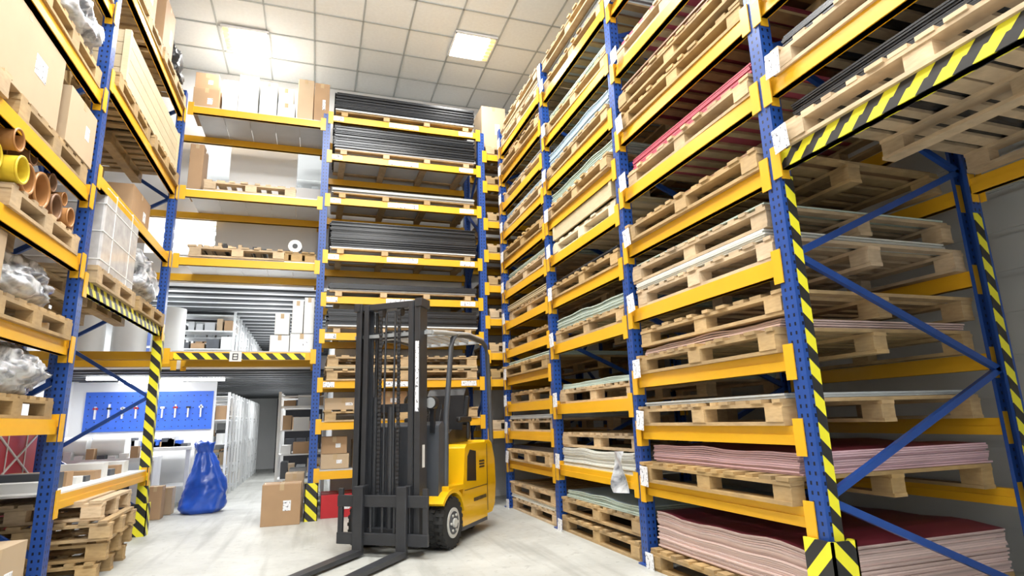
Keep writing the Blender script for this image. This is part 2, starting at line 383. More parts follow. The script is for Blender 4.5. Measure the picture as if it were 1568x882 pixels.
# ------------------------------------------------------------ pallets & stacks
def pallet_mesh(L,D,name,nd=9,mat=WOOD,rs=0):
    random.seed(rs);b=MB();bh=.085;t=.022
    for xx in (-D/2+.05,0,D/2-.05):
        b.box(xx-.05,xx+.05,-L/2,L/2,0,t)
        b.box(xx-.05,xx+.05,-L/2,L/2,t+bh,2*t+bh)
        for yy in (-L/2+.075,0,L/2-.075): b.box(xx-.05+random.uniform(-.01,.01),xx+.05,yy-.07,yy+.07,t,t+bh)
    step=(L-.1)/(nd-1)
    for i in range(nd):
        yy=-L/2+.05+i*step+random.uniform(-.015,.015);ww=random.choice((.05,.045,.032));e=random.uniform(-.02,.012)
        b.box(-D/2+e,D/2,yy-ww,yy+ww,2*t+bh,3*t+bh)
    return b.mesh(name,[mat])
def skid_mesh(L,D,name,rs):
    b=MB()
    for i in range(4):
        yy=-L/2+.12+i*(L-.24)/3;b.box(-D/2,D/2,yy-.045,yy+.045,.0,.06)
    for xx in (-D/2+.05,D/2-.05): b.box(xx-.04,xx+.04,-L/2,L/2,.06,.078)
    return b.mesh(name,[WOOD])
PH=.151
PR=[pallet_mesh(1.60,1.58,"wooden_pallet",(11,10,12,9,11)[i],WOOD,i) for i in range(5)]+[pallet_mesh(1.5,1.55,"wooden_pallet",8,WOODP,9)]
PB=[skid_mesh(2.05,.95,"wooden_skid",20)]
PBW=[pallet_mesh(2.05,.95,"wooden_pallet",12,WOOD,i+20) for i in range(2)]
PE=[pallet_mesh(1.15,.92,"wooden_pallet",8,WOOD,i+30) for i in range(3)]
rnd=random.Random(3)
def pal(ms,x,y,z,rz=0,ph=PH,name="wooden_pallet"):
    place(rnd.choice(ms),name,(x,y,z+.001),(0,0,rz+rnd.uniform(-.015,.015)));return z+ph+.002
def stack(x,y,z,sx,sy,T,em,tm,n=None,wav=0.0,jit=.012,name="sheet_stack",rz=0):
    n=n or max(1,int(T/.012));t=T/n;b=MB();K=14
    ph=rnd.uniform(0,6)
    for i in range(n):
        ox,oy=rnd.uniform(-jit,jit),rnd.uniform(-jit,jit);vs=[];hs=1-rnd.uniform(0,.01)
        a=wav*(i/n);gap=t*.12
        for k in range(K+1):
            yy=-sy/2*hs+sy*hs*k/K+oy;dz=a*(math.sin(yy*5+ph)*.5+.5)+(a*.4*math.sin(yy*11+ph*2) if wav else 0)
            dz=max(dz,0)
            for xx,zz in ((-sx/2+ox,i*t),(sx/2+ox,i*t),(sx/2+ox,(i+1)*t-gap),(-sx/2+ox,(i+1)*t-gap)): vs.append((xx,yy,zz+dz))
        side=[];top=[]
        for k in range(K):
            q=k*4;side+= [(q,q+3,q+7,q+4),(q+1,q+5,q+6,q+2),(q,q+4,q+5,q+1)];top.append((q+3,q+2,q+6,q+7))
        side+=[(0,1,2,3),(K*4+3,K*4+2,K*4+1,K*4)]
        b.add(vs,side+top,0)
        if i==n-1:
            for k in range(len(top)): b.m[-1-k]=1
    b.obj(name,[em,tm],None,(x,y,z+.001),(0,0,rz));return z+T+wav*.9+.002
def tag(x,y,z,rz=0):
    b=MB();b.box(-.002,.002,-.055,.055,-.09,.06);b.obj("label_card",[LAB],None,(x,y,z),(rnd.uniform(-.12,.12),rnd.uniform(-.05,.05),rz))
cxR=(XR+XRB)/2-.02
def bay(y0,y1,rows):
    cy=(y0+y1)/2
    for z0,items in rows:
        z=z0
        for it in items:
            jx=rnd.uniform(-.06,.04);jy=rnd.uniform(-.03,.03)
            if it=='p': z=pal(PR[:5],cxR+jx,cy+jy,z)
            elif it=='w': z=pal(PR[5:],cxR+jx,cy+jy,z)
            else:
                T,e,t_,wv=it;z=stack(cxR+jx+.01,cy+jy,z,1.52,1.54,T,S[e],S[t_],None,wv)
        if items: tag(XR-.085,y1-.13+rnd.uniform(-.03,.02),z0+.06)
bay(2.61,4.43,[(0,['p',(.25,'pink','dred',.02)]),(.64,['p',(.12,'rose','dred',.015)]),(1.07,['p',(.03,'grey','green',0)]),(1.48,['p',(.05,'pink','rose',.02),'p']),
 (2.03,['p',(.06,'white','white',0),'p',(.012,'green','green',0)]),(2.60,['p',(.03,'brown','green',0)]),(3.11,['p',(.13,'red','red',0)]),(3.66,['p',(.04,'dred','dred',0),'p',(.06,'brown','grey',0)]),(4.35,['p',(.08,'red','red',0)]),(5.0,['p',(.15,'grey','grey',0)])])
bay(4.43,6.22,[(0,['p',(.03,'black','black',0),'p',(.07,'green','blue',.02)]),(.66,[(.17,'white','green',.02),'p']),(1.30,['p',(.05,'green','green',.01)]),(1.96,['p',(.10,'green','blue',.02)]),
 (2.48,['p',(.04,'black','beige',0)]),(2.98,['w',(.02,'beige','beige',0)]),(3.42,['p',(.14,'green','white',.02)]),(3.93,['p',(.17,'blue','green',.02),]),(4.5,['p',(.10,'green','green',0)]),(5.1,['p',(.15,'grey','green',0),'p'])])
bay(6.22,8.0,[(0,['p',(.04,'white','white',0),'p']),(.62,['p',(.05,'black','black',0)]),(1.0,['p',(.05,'grey','green',0)]),(1.36,['p']),(1.72,['p',(.05,'green','green',0)]),(2.1,['p']),(2.5,['p',(.08,'beige','beige',0)]),
 (2.95,['p',(.10,'green','green',0)]),(3.4,['p',(.05,'grey','green',0)]),(3.85,['p',(.09,'blue','blue',0)]),(4.3,['p',(.07,'grey','green',0)]),(4.75,['p',(.10,'white','white',0)]),(5.2,['p',(.08,'beige','beige',0),'p'])])
near=[(2.64,['p',(.12,'black','black',0)]),(3.11,['p',(.09,'black','black',0)]),(3.66,['p',(.08,'grey','grey',0)]),(4.35,['p',(.08,'grey','grey',0)]),(5.0,['p',(.08,'grey','grey',0)])]
bay(.77,2.61,near);bay(-1.07,.77,near)
# loose plastic film hanging off the white sheets
b=MB();vs=[];K=8
for i in range(K+1):
    for j in range(5):
        a=i/K;vs.append((2.50-.03*math.sin(a*5+j)-.01*j,4.62+j*.035+.01*math.sin(a*9),.86-.34*a))
b.add(vs,[(i*5+j,i*5+j+1,(i+1)*5+j+1,(i+1)*5+j) for i in range(K) for j in range(4)],0,True);b.obj("plastic_film",[WRAP])
def crate(x0,x1,y0,y1,z0,z1,mat=WOODP,name="wooden_crate"):
    b=MB();X,Y,Z=(x1-x0)/2,(y1-y0)/2,(z1-z0);n=max(1,round(Z/.13))
    for i in range(n):
        a=Z*i/n+.003;c=Z*(i+1)/n-.003
        b.box(-X,X,-Y,-Y+.02,a,c);b.box(-X,X,Y-.02,Y,a,c);b.box(-X,-X+.02,-Y+.02,Y-.02,a,c);b.box(X-.02,X,-Y+.02,Y-.02,a,c)
    b.box(-X+.01,X-.01,-Y+.01,Y-.01,Z-.02,Z)
    for sx in (-1,1):
        for sy in (-1,1): b.box(sx*X-.04 if sx>0 else -X-.012,sx*X+.012 if sx>0 else -X+.04,sy*Y-.04 if sy>0 else -Y-.012,sy*Y+.012 if sy>0 else -Y+.04,0,Z)
    b.obj(name,[mat],None,((x0+x1)/2,(y0+y1)/2,z0))
crate(2.56,2.95,4.62,6.05,3.16,3.33)
def bbay(x0,x1,rows):
    cx=(x0+x1)/2;cy=(YB+YBB)/2-.02
    for z0,items in rows:
        z=z0
        for it in items:
            if it=='p': z=pal(PB,cx,cy,z,math.pi/2,.08,"wooden_skid")
            elif it=='P': z=pal(PBW,cx,cy,z,math.pi/2)
            else:
                T,e,t_=it;z=stack(cx,cy,z,.95,2.08,T,S[e],S[t_],None,0,.02,rz=math.pi/2)
bbay(0,2.29,[(5.54,['p',(.02,'lgrey','lgrey'),(.28,'black','black')]),(4.94,['p',(.02,'lgrey','lgrey'),(.34,'black','black')]),(4.28,['p',(.02,'lgrey','lgrey'),(.04,'grey','black')]),(3.46,['p',(.02,'lgrey','lgrey'),(.36,'black','black')]),(2.86,['p',(.02,'lgrey','lgrey'),(.08,'black','black')]),(2.36,['p',(.02,'lgrey','white'),(.22,'black','black')]),(1.72,['P',(.03,'beige','beige'),'P']),(1.19,['P'])])
b=MB()
for z in BR[3:]+[1.72]:
    for x,wd in ((.15,.08),(1.1,.22),(2.05,.11)):
        b.box(x-wd,x+wd,YB-.037,YB-.034,z-.085,z-.015)
b.obj("shelf_label",[LAB])
for z in BN: pal([PE[0]],2.95,YB+.45,z,math.pi/2)
# ------------------------------------------------------------ cartons
def carton(x0,x1,y0,y1,z0,z1,mat=CARD,lab=True,name="cardboard_box"):
    b=MB();X,Y,Z=(x1-x0)/2,(y1-y0)/2,z1-z0
    b.box(-X,X,-Y,Y,0,Z,0)
    b.box(-X-.001,X+.001,-.025,.025,Z-.06,Z+.001,1)
    b.box(-.025,.025,-Y-.001,Y+.001,Z-.07,Z+.0012,1)
    if lab:
        s_=1 if x0<0 else -1
        b.box(s_*X-.002,s_*X+.002,Y*.25,Y*.55,Z*.4,Z*.65,2);b.box(X*.1,X*.5,-Y-.002,-Y+.002,Z*.35,Z*.6,2)
    return b.obj(name,[mat,TAPE,LAB],None,((x0+x1)/2,(y0+y1)/2,z0+.001),bevel=.006)
carton(-1.78,-1.45,8.35,8.8,5.432,5.80,CARD);carton(-1.78,-1.48,8.4,8.7,5.802,6.06,CARD)
carton(-1.42,-1.22,8.4,8.75,5.432,6.0,WBOX,False);carton(-1.2,-.95,8.3,8.75,5.432,6.05,WBOX);carton(-.93,-.70,8.35,8.75,5.432,6.02,WBOX,False)
carton(-.68,-.45,8.3,8.7,5.432,5.70,WBOX);carton(-.68,-.48,8.35,8.7,5.71,5.96,WBOX)
carton(-.42,-.2,8.3,8.8,5.432,6.12,CARDL,False);carton(-.19,.02,8.28,8.8,5.432,6.08,CARD)
carton(2.35,2.75,8.3,8.8,5.36,6.1,CARDL);carton(2.8,3.3,8.3,8.8,5.36,5.9,CARD)
z=pal([PE[0]],-.95,8.65,4.234,math.pi/2);carton(-1.75,-1.58,8.35,8.7,4.234,4.95,CARD,False)
z=pal([PE[1]],-1.05,8.62,3.314,math.pi/2)
b=MB()
for i in range(14):
    x=-1.55+i*.06;b.box(x,x+.045,-.3+rnd.uniform(0,.1),.3,0,rnd.uniform(.03,.1),i%2)
b.obj("wood_offcuts",[WOOD,BLK],None,(.0,8.62,z))
z=pal([pallet_mesh(.5,.8,"wooden_pallet",5,WOOD,77)],-.32,8.62,3.314,math.pi/2)
b=MB();b.cyl((-.35,8.3,z+.1),(-.35,8.8,z+.1),.09,20,0);b.cyl((-.35,8.295,z+.1),(-.35,8.3,z+.1),.035,16,1);b.box(-.5,-.15,8.3,8.5,z,z+.015,1);b.obj("paper_roll",[WBOX,BLK])
b=MB();b.box(-1.7,-.06,YB-.02,YBB+.02,2.09,2.105);b.obj("shelf_deck",[GREY],br)
carton(-.34,-.2,8.3,8.7,2.36,2.8,WBOX,False);carton(-.19,-.06,8.3,8.7,2.36,2.85,WBOX,False);carton(-.6,-.36,8.3,8.7,2.106,2.33,WBOX,False);carton(-.35,-.06,8.28,8.75,2.106,2.35,WBOX)
carton(-.55,-.37,8.3,8.6,2.34,2.62,WBOX,False)
carton(.1,.45,8.3,8.8,.595,.78,CARDL);carton(.1,.42,8.3,8.8,.785,1.0,CARD);carton(.5,.9,8.3,8.8,.595,.95,CARDL);carton(1.5,2.1,8.3,8.8,.595,1.0,CARD)
carton(.12,.6,8.3,8.8,1.345,1.5,CARDL);carton(.7,1.2,8.3,8.8,1.345,1.58,CARD)
carton(.12,.6,8.25,8.75,0,.28,RED);carton(.7,1.2,8.3,8.8,0,.4,CARDL);carton(1.4,2.1,8.3,8.8,0,.45,CARD)
b=MB()
for z in (.58,1.19): b.box(.05,2.24,YB-.02,YBB,z,z+.012)
b.obj("shelf_deck",[GREY],br)
carton(-.56,-.12,7.95,8.35,0,.47,CARD)
carton(-.33,-.1,8.5,8.85,0,.55,CARDL)
# ------------------------------------------------------------ left rack loads
def blob(name,x,y,z,sx,sy,sz,mat,amp=.25,seed=0,sub=5):
    bmm=bmesh.new();bmesh.ops.create_icosphere(bmm,subdivisions=sub,radius=1)
    for v in bmm.verts:
        p=v.co.copy();nz=noise.fractal(p*2.2+Vector((seed,0,0)),1,2,4);nn=abs(noise.noise(p*5+Vector((0,seed,0))))
        v.co=p*(1+amp*nz+amp*.6*nn+amp*.15*noise.noise(p*14))
        v.co.x=math.copysign(min(abs(v.co.x)**.8,1.05),v.co.x);v.co.y=math.copysign(min(abs(v.co.y)**.8,1.05),v.co.y)
        v.co.x*=sx;v.co.y*=sy;v.co.z=max(v.co.z,-.85)*sz+sz*.85
    me=bpy.data.meshes.new(name);bmm.to_mesh(me);bmm.free();me.materials.append(mat)
    for p in me.polygons:p.use_smooth=True
    return place(me,name,(x,y,z+.002))
cxL=-2.25
def palL(y,z,n=1):
    for i in range(n): z=pal(PE,cxL+rnd.uniform(-.03,.03),y,z,0)
    return z
for yy in (3.3,4.65):
    for z0 in (1.25,1.83,2.49,3.07,3.93,4.75): palL(yy,z0)
P=PH+.002
blob("plastic_wrapped_bundle",cxL+.05,4.75,1.25+P,.42,.45,.19,WRAP,.2,1);carton(-2.6,-1.85,3.0,3.9,1.25+P,1.62,CARDL)
blob("plastic_wrapped_bundle",cxL,4.75,1.83+P,.42,.45,.20,WRAP,.22,2);carton(-2.6,-1.84,3.3,4.25,1.83+P,2.36,CARDL)
ORG=plain("pipe_orange",(.42,.20,.07),.4,0,.1);BRN=plain("pipe_brown",(.24,.13,.07),.45,0,.1);PYE=plain("pipe_yellow",(.72,.54,.04),.4)
b=MB()
for i,(yy,zz,r,mi) in enumerate([(3.95,2.75,.085,2),(4.14,2.74,.085,2),(4.34,2.76,.10,0),(4.1,2.92,.07,0),(4.57,2.77,.12,0),(4.42,2.95,.06,1),(4.81,2.74,.09,1),(4.98,2.72,.07,0),(5.12,2.7,.055,1),(4.75,2.9,.065,1),(4.95,2.85,.05,0),(3.9,2.9,.07,1)]):
    x1=-1.80+rnd.uniform(-.06,.03)
    b.cyl((x1,yy,zz),(-2.6,yy,zz),r,22,mi,cap=False);b.cyl((x1-.002,yy,zz),(-2.6,yy,zz),r*.86,22,mi,cap=False);b.torus((x1,yy,zz),(1,0,0),r*.97,r*.1,22,8,mi)
    b.torus((x1-.12,yy,zz),(1,0,0),r*1.0,r*.12,22,8,mi)
    b.cyl((x1-.2,yy,zz),(x1-.18,yy,zz),r*.87,22,3)  # dark disc paints the shade inside the hollow pipe
b.obj("pipe_fittings",[ORG,BRN,PYE,DARK])
carton(-2.65,-1.82,3.5,4.62,3.07+P,3.78,CARDL);carton(-2.6,-1.80,4.72,5.26,3.07+P,3.66,CARDL)
blob("plastic_wrapped_bundle",cxL+.05,4.0,3.93+P,.42,.45,.28,WRAP,.28,3);blob("plastic_wrapped_bundle",cxL+.05,4.85,3.93+P,.42,.42,.22,WRAP,.28,4)
carton(-2.6,-1.8,4.4,5.1,4.75+P,5.3,CARD)
for z0 in (2.36,4.17):
    palL(6.15,z0);palL(7.4,z0)
b=MB();b.box(-.40,.40,-.5,.5,0,.74);o=b.obj("wrapped_panel_stack",[plain("wrap_white",(.56,.55,.55),.25,0,.25,10,coat=.4)],None,(-2.2,6.2,2.36+P),bevel=.02)
b=MB()
for i in range(3): b.box(-.403,.403,-.503,.503,.08+i*.25,.09+i*.25)
for k in (-.25,.25): b.box(-.403,.403,k,k+.012,0,.742)
b.obj("strapping",[WBOX],o)
blob("plastic_wrapped_bundle",-2.2,7.35,2.36+P,.4,.48,.34,WRAP,.28,5)
crate(-2.5,-1.80,5.75,7.9,4.17+P,4.85)
carton(-2.6,-1.95,6.9,7.6,3.29,3.75,CARD)
z=palL(6.3,5.25);carton(-2.5,-1.85,6.0,6.6,z,6.0,CARDL)
z=palL(7.4,5.25);carton(-2.5,-1.85,6.95,7.4,z,6.15,CARD);blob("black_bag",-2.15,7.72,z,.33,.28,.35,BLK,.3,8)
b=MB();b.box(XLB,XL+.02,5.4,8.0,.70,.715);b.obj("shelf_deck",[WBOX],lr)
b=MB()
for i in range(10):
    y=5.6+i*.23;b.box(-2.4,-1.95,y,y+rnd.uniform(.08,.18),.716,.716+rnd.uniform(.04,.16),i%3)
b.obj("shelf_goods",[WBOX,DGREY,CARD])
z=0.0
for i in range(4): z=pal(PE,-2.15+rnd.uniform(-.04,.04),6.25+rnd.uniform(-.03,.03),z,math.pi/2+rnd.uniform(-.05,.05))
carton(-2.6,-1.80,4.3,5.05,0,.46,CARDL)
crate(-2.7,-1.85,3.2,4.1,0,.55)
b=MB();b.box(-2.6,-1.95,4.35,5.0,.47,.6);b.box(-2.5,-2.0,4.4,4.9,.6,.78);b.obj("black_crate",[BLK],bevel=.02)
b=MB();b.torus((-2.25,7.5,.34),(.5,-1,0),.30,.03,40,10);b.torus((-2.28,7.57,.34),(.5,-1,.05),.29,.03,40,10);b.obj("rubber_hose_coil",[BLK])
b=MB();b.box(-3.45,-3.0,7.1,8.6,.0,1.3,0)
for s_ in (0,1): b.bar((-2.995,7.15,.54 if s_ else 1.27),(-2.995,8.5,1.27 if s_ else .54),.02,.02,1,(1,0,0))
for k in range(4): b.box(-3.0,-2.99,7.15+k*.43,7.17+k*.43,.1,1.29,1)
b.obj("red_tarpaulin_crate",[RED,WBOX],bevel=.01)
b=MB()
for x,y in ((-3.1,9.7),(-2.6,9.8),(-2.15,10.0)): b.cyl((x,y,2.12),(x,y,2.95),.22,24)
b.obj("white_rolls",[WBOX])
# ------------------------------------------------------------ rear rooms
def shelf(x0,x1,y0,y1,z0,levels,name="metal_shelving",mat=GALV,goods=True):
    b=MB();Z=levels[-1]+.06
    for x in (x0,x1):
        for y in (y0,y1): b.box(x-.02,x+.02,y-.02,y+.02,0,Z,0)
    for l in levels: b.box(x0,x1,y0,y1,l-.02,l,0)
    for k in range(int(Z/.25)):
        if k%2: b.box(x1-.006,x1+.006,y0,y1,.1+k*.25,.115+k*.25,0)
    if goods:
        for l in levels[:-1]:
            x=x0+.05
            while x<x1-.15:
                w_=rnd.uniform(.08,.25);hh=rnd.uniform(.08,.24);b.box(x,min(x+w_,x1-.03),y0+.05,y1-.05,l,l+hh,rnd.choice((1,2,3,3,4,5)));x+=w_+.03
    b.obj(name,[mat,CARD,WBOX,DGREY,CARDL,LGREY],None,(0,0,z0))
y=11.4
while y<17.5:
    shelf(-2.4,-1.42,y,y+.45,0,[.1,.5,.9,1.3,1.7]);shelf(-2.4,-1.42,y,y+.45,2.12,[.08,.4,.72,1.0]);y+=.9
shelf(-.5,.15,9.6,10.1,0,[.1,.4,.75,1.1,1.45,1.6],"white_shelving",WBOX)
shelf(-.5,.15,10.6,11.1,0,[.1,.4,.75,1.1,1.45,1.6],"white_shelving",WBOX)
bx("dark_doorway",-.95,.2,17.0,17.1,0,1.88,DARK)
b=MB();b.box(-3.5,-1.65,11.25,11.288,1.15,1.78,0)
for i in range(18):
    for j in range(6): b.box(-3.45+i*.1,-3.435+i*.1,11.245,11.25,1.2+j*.1,1.215+j*.1,1)
for i in range(9):
    x=-3.35+i*.19;b.box(x,x+.02,11.2,11.25,1.35,1.35+rnd.uniform(.1,.25),2);b.box(x-.02,x+.04,11.2,11.25,1.5,1.53,(3,1,2)[i%3])
b.obj("tool_pegboard",[PEG,BLK,GALV,RED])
b=MB();b.box(-3.5,-1.75,10.3,11.1,.85,.9,0)
for x in (-3.45,-1.8):
    for y in (10.35,11.05): b.box(x-.03,x+.03,y-.03,y+.03,0,.85,1)
b.box(-3.45,-1.8,10.4,11.0,.3,.33,1)
for i in range(26):
    x=rnd.uniform(-3.4,-1.95);b.box(x,x+rnd.uniform(.06,.2),10.4,10.4+rnd.uniform(.1,.4),.9,.9+rnd.uniform(.03,.16),rnd.choice((1,2,2,3,4)))
b.obj("workbench",[WBOX,GALV,DGREY,CARD,PEG],bevel=.005)
b=MB();b.cyl((-2.9,9.9,.95),(-2.5,9.9,.95),.16,24,0);b.cyl((-3.3,9.85,.95),(-2.95,9.85,.95),.14,24,0);b.box(-3.4,-2.1,9.6,10.15,.74,.79,1)
for x in (-3.35,-2.15): b.box(x,x+.05,9.65,10.1,0,.74,1)
for i in range(9):
    x=-3.35+i*.14;b.box(x,x+.12,9.66,9.9,.0,rnd.uniform(.2,.6),(i*3)%4)
for i in range(9):
    x=-3.3+i*.13;b.box(x,x+.09,9.62,9.75,.79,rnd.uniform(.82,.95),(i*3+2)%4)
b.obj("machine_table",[WBOX,GALV,DGREY,CARD])
b=MB()
for x,y in ((-3.2,10.2),(-2.3,10.5),(-3.0,11.0)): b.box(x,x+.9,y,y+.06,1.90,1.942)
b.obj("ceiling_tube_light",[LAMP])
shelf(-2.0,-1.3,11.8,12.2,3.36,[.1,1.5,1.75,2.0,2.3],"office_shelving",WBOX);shelf(-.6,.2,11.0,11.4,3.36,[.1,1.4,1.6,1.8,2.0,2.3],"office_shelving",WBOX)
b=MB();b.box(-2.9,-2.45,10.9,11.2,2.13,2.9,0);b.box(-2.88,-2.47,10.88,10.9,2.5,2.86,1);b.box(-2.88,-2.47,10.88,10.9,2.16,2.46,1);b.obj("blue_cabinet",[WBOX,plain("navy",(.03,.06,.2),.5)])
b=MB()
for k in range(4): b.box(-2.4,-1.5,9.5+k*.5,9.53+k*.5,4.02,4.06)
b.obj("window_lamp_strip",[LAMP])
def bag(x,y,zh,r):
    bmm=bmesh.new();n=64;rows=44;vv=[]
    for j in range(rows+1):
        t=j/rows
        pr=r*(1.0-.12*t) if t<.3 else r*(.964-(t-.3)*1.05)
        if t<.06: pr=r*(.78+t*3.6)
        if t>.86: pr=r*.32+(t-.86)*.9*r
        row=[]
        for i in range(n):
            a=2*math.pi*i/n;q=Vector((math.cos(a),math.sin(a),t*3))
            k=1+.16*noise.noise(q*1.8)+.09*math.sin(a*7+t*3)*t+.10*abs(noise.noise(q*4))+.03*noise.noise(q*10)
            row.append(bmm.verts.new((math.cos(a)*pr*k+.03*math.sin(t*4),math.sin(a)*pr*k*.8,t*zh+(.05*noise.noise(q*3) if t>.9 else 0))))
        vv.append(row)
    for j in range(rows):
        for i in range(n): bmm.faces.new((vv[j][i],vv[j][(i+1)%n],vv[j+1][(i+1)%n],vv[j+1][i]))
    bmm.faces.new(vv[0][::-1]);bmm.faces.new(vv[-1])
    me=bpy.data.meshes.new("blue_plastic_bag");bmm.to_mesh(me);bmm.free();me.materials.append(BAGB)
    for p in me.polygons:p.use_smooth=True
    place(me,"blue_plastic_bag",(x,y,0.002))
bag(-1.47,9.75,.95,.29)
carton(-2.06,-1.89,9.3,9.5,0,.42,CARD,False);carton(-2.03,-1.85,9.75,9.95,0,.36,CARDL,False)
# ------------------------------------------------------------ forklift
FK=empty("forklift",(.87,6.02,0),(0,0,math.atan2(.8,.6)))
def wheel(x,y,r,w_):
    b=MB();n=28
    b.cyl((0,-w_/2,0),(0,w_/2,0),r*.93,n,0);b.torus((0,-w_/2+.03,0),(0,1,0),r*.86,.032*r/.23,n,8,0);b.torus((0,w_/2-.03,0),(0,1,0),r*.86,.032*r/.23,n,8,0)
    for i in range(22):
        a=2*math.pi*i/22;Mx=Matrix.Rotation(a,4,'Y')
        b.box(-.015,.015,-w_/2,-.01,r*.9,r,0,Mx);Mx=Matrix.Rotation(a+.14,4,'Y');b.box(-.015,.015,.01,w_/2,r*.9,r,0,Mx)
    for q in (-1,1):
        b.cyl((0,q*(w_/2-.02),0),(0,q*(w_/2+.008),0),r*.58,n,1);b.cyl((0,q*(w_/2+.008),0),(0,q*(w_/2+.012),0),r*.44,n,2);b.cyl((0,q*w_/2,0),(0,q*(w_/2+.03),0),r*.18,14,1)
        for i in range(6):
            a=i*math.pi/3;b.cyl((math.cos(a)*r*.32,q*w_/2,math.sin(a)*r*.32),(math.cos(a)*r*.32,q*(w_/2+.022),math.sin(a)*r*.32),.012,8,1)
    b.obj("wheel",[RUB,RIM,DGREY],FK,(x,y,r))
wheel(0,-.41,.23,.17);wheel(0,.41,.23,.17);wheel(1.0,-.2,.19,.14);wheel(1.0,.2,.19,.14)
b=MB();b.ext([(-.12,.12),(.45,.12),(.45,.45),(-.12,.5)],-.31,.31,0)
b.ext([(.30,.10),(1.0,.10),(1.0,.3),(.30,.42)],-.45,.45,0)
b.obj("chassis",[DGREY],FK,bevel=.01)
b=MB()
for s_ in (-1,1):
    pr=[];r0=.265;r1=.30
    for i in range(10):
        a=math.radians(140-i*14);pr.append((math.cos(a)*r1,.23+math.sin(a)*r1))
    for i in range(9,-1,-1):
        a=math.radians(140-i*14);pr.append((math.cos(a)*r0,.23+math.sin(a)*r0))
    b.ext(pr,.31 if s_>0 else -.50,.50 if s_>0 else -.31,0)
    y0=-.49 if s_<0 else .33
    b.ext([(-.08,.50),(.34,.50),(.34,.54),(-.08,.56)],y0,y0+.16,0)
b.obj("fender",[FYEL],FK,bevel=.004)
b=MB()
b.ext([(.31,.14),(.98,.14),(.98,.92),(.42,.92),(.38,.88),(.33,.54),(.28,.30)],-.46,.46,0)
b.obj("battery_hood",[FYEL],FK,bevel=.035)
b=MB()
b.ext([(.985,.16),(1.18,.16),(1.27,.24),(1.31,.45),(1.29,.72),(1.20,.90),(1.12,.94),(.985,.94)],-.44,.44,0)
b.obj("counterweight",[FYEL],FK,bevel=.05)
b=MB()
for s_ in (-1,1):
    y0=s_*.462
    def pl(p,mi=0): b.ext(p,min(y0,y0+s_*.004),max(y0,y0+s_*.004),mi)
    pl([(.42,.56),(.66,.54),(.66,.84),(.50,.86),(.44,.80)])
    for k in range(3): b.box(.76,.90,min(y0,y0+s_*.004),max(y0,y0+s_*.004),.66+k*.03,.675+k*.03,0)
    b.box(.36,.98,min(y0,y0+s_*.003),max(y0,y0+s_*.003),.47,.476,0)
    b.box(.98,.99,min(y0,y0+s_*.003),max(y0,y0+s_*.003),.2,.9,0)
    for k in range(9): b.box(.60+k*.04,.625+k*.04,min(y0,y0+s_*.003),max(y0,y0+s_*.003),.34,.375,0)
b.obj("body_trim",[BLK],FK)
b=MB()
b.ext([(-.16,.45),(.02,.45),(.04,.9),(.0,1.10),(-.06,1.16),(-.14,1.12)],-.42,.42,0)
b.ext([(.0,.44),(.36,.44),(.36,.47),(.0,.47)],-.42,.42,0)
b.obj("cowl",[DGREY],FK,bevel=.02)
b=MB();b.cyl((.02,.0,1.05),(.26,.0,1.30),.025,12);b.torus((.28,.0,1.32),(.7,0,.72),.16,.016,28,8)
for a in (0,2.1,4.2):
    d1=Vector((0,1,0));d2=Vector((.72,0,-.7));v=d1*math.cos(a)+d2*math.sin(a);b.bar((.28,.0,1.32),Vector((.28,.0,1.32))+v*.16,.02,.012)
for k in range(4): b.cyl((.0,-.16-k*.06,1.08),(.08,-.16-k*.06,1.28),.008,8);b.cyl((.08,-.16-k*.06,1.28),(.085,-.16-k*.06,1.32),.018,8)
b.obj("steering_wheel",[BLK],FK)
b=MB()
b.ext([(.46,.93),(.95,.93),(.95,1.03),(.88,1.05),(.54,1.07),(.45,1.03)],-.25,.25,0)
b.ext([(.84,1.03),(.96,1.03),(1.06,1.46),(1.03,1.52),(.97,1.52),(.91,1.44)],-.23,.23,0)
b.ext([(.86,1.12),(.90,1.10),(.99,1.42),(.95,1.44)],-.27,-.20,0);b.ext([(.86,1.12),(.90,1.10),(.99,1.42),(.95,1.44)],.20,.27,0)
b.box(.55,.88,-.34,-.28,1.14,1.20,0);b.box(.55,.88,.28,.34,1.14,1.20,0);b.box(.8,.86,-.33,-.29,.95,1.15,0);b.box(.8,.86,.29,.33,.95,1.15,0)
b.obj("seat",[BLK],FK,bevel=.03)
b=MB()
for s_ in (-1,1):
    y0=s_*.42
    b.tube([(.0,y0,.5),(.02,y0,1.2),(.15,y0,1.88),(.19,y0,1.98),(.27,y0,2.03)],.027,10,0)
    b.tube([(.24,y0*.98,2.03),(.6,y0,2.06),(1.02,y0,2.04),(1.12,y0,2.0),(1.17,y0,1.9),(1.22,y0,1.4),(1.24,y0,.88)],.027,10,0)
    b.tube([(-.28,y0*.98,1.99),(0,y0,2.02),(.3,y0,2.04)],.025,10,1)
    b.tube([(.3,y0,2.045),(.6,y0,2.075),(1.02,y0,2.06)],.024,10,1)
for x,z in ((-.28,1.99),(.22,2.04),(1.03,2.04)): b.bar((x,-.42,z),(x,.42,z),.05,.035,1)
for k in range(7):
    y0=-.36+k*.12;b.bar((-.28,y0,2.005),(.35,y0,2.065),.022,.035,1);b.bar((.35,y0,2.065),(1.02,y0,2.055),.022,.035,1)
b.obj("overhead_guard",[DGREY,LGREY],FK)
b=MB()
for s_ in (-1,1):
    b.cyl((-.2,s_*.36,1.33),(-.13,s_*.36,1.33),.06,18,0);b.cyl((-.205,s_*.36,1.33),(-.2,s_*.36,1.33),.05,18,1);b.box(-.17,-.13,s_*.36-.02,s_*.36+.02,1.05,1.3,0)
b.obj("headlight",[BLK,LGREY],FK)
b=MB();mx=-.32;TOP=2.31
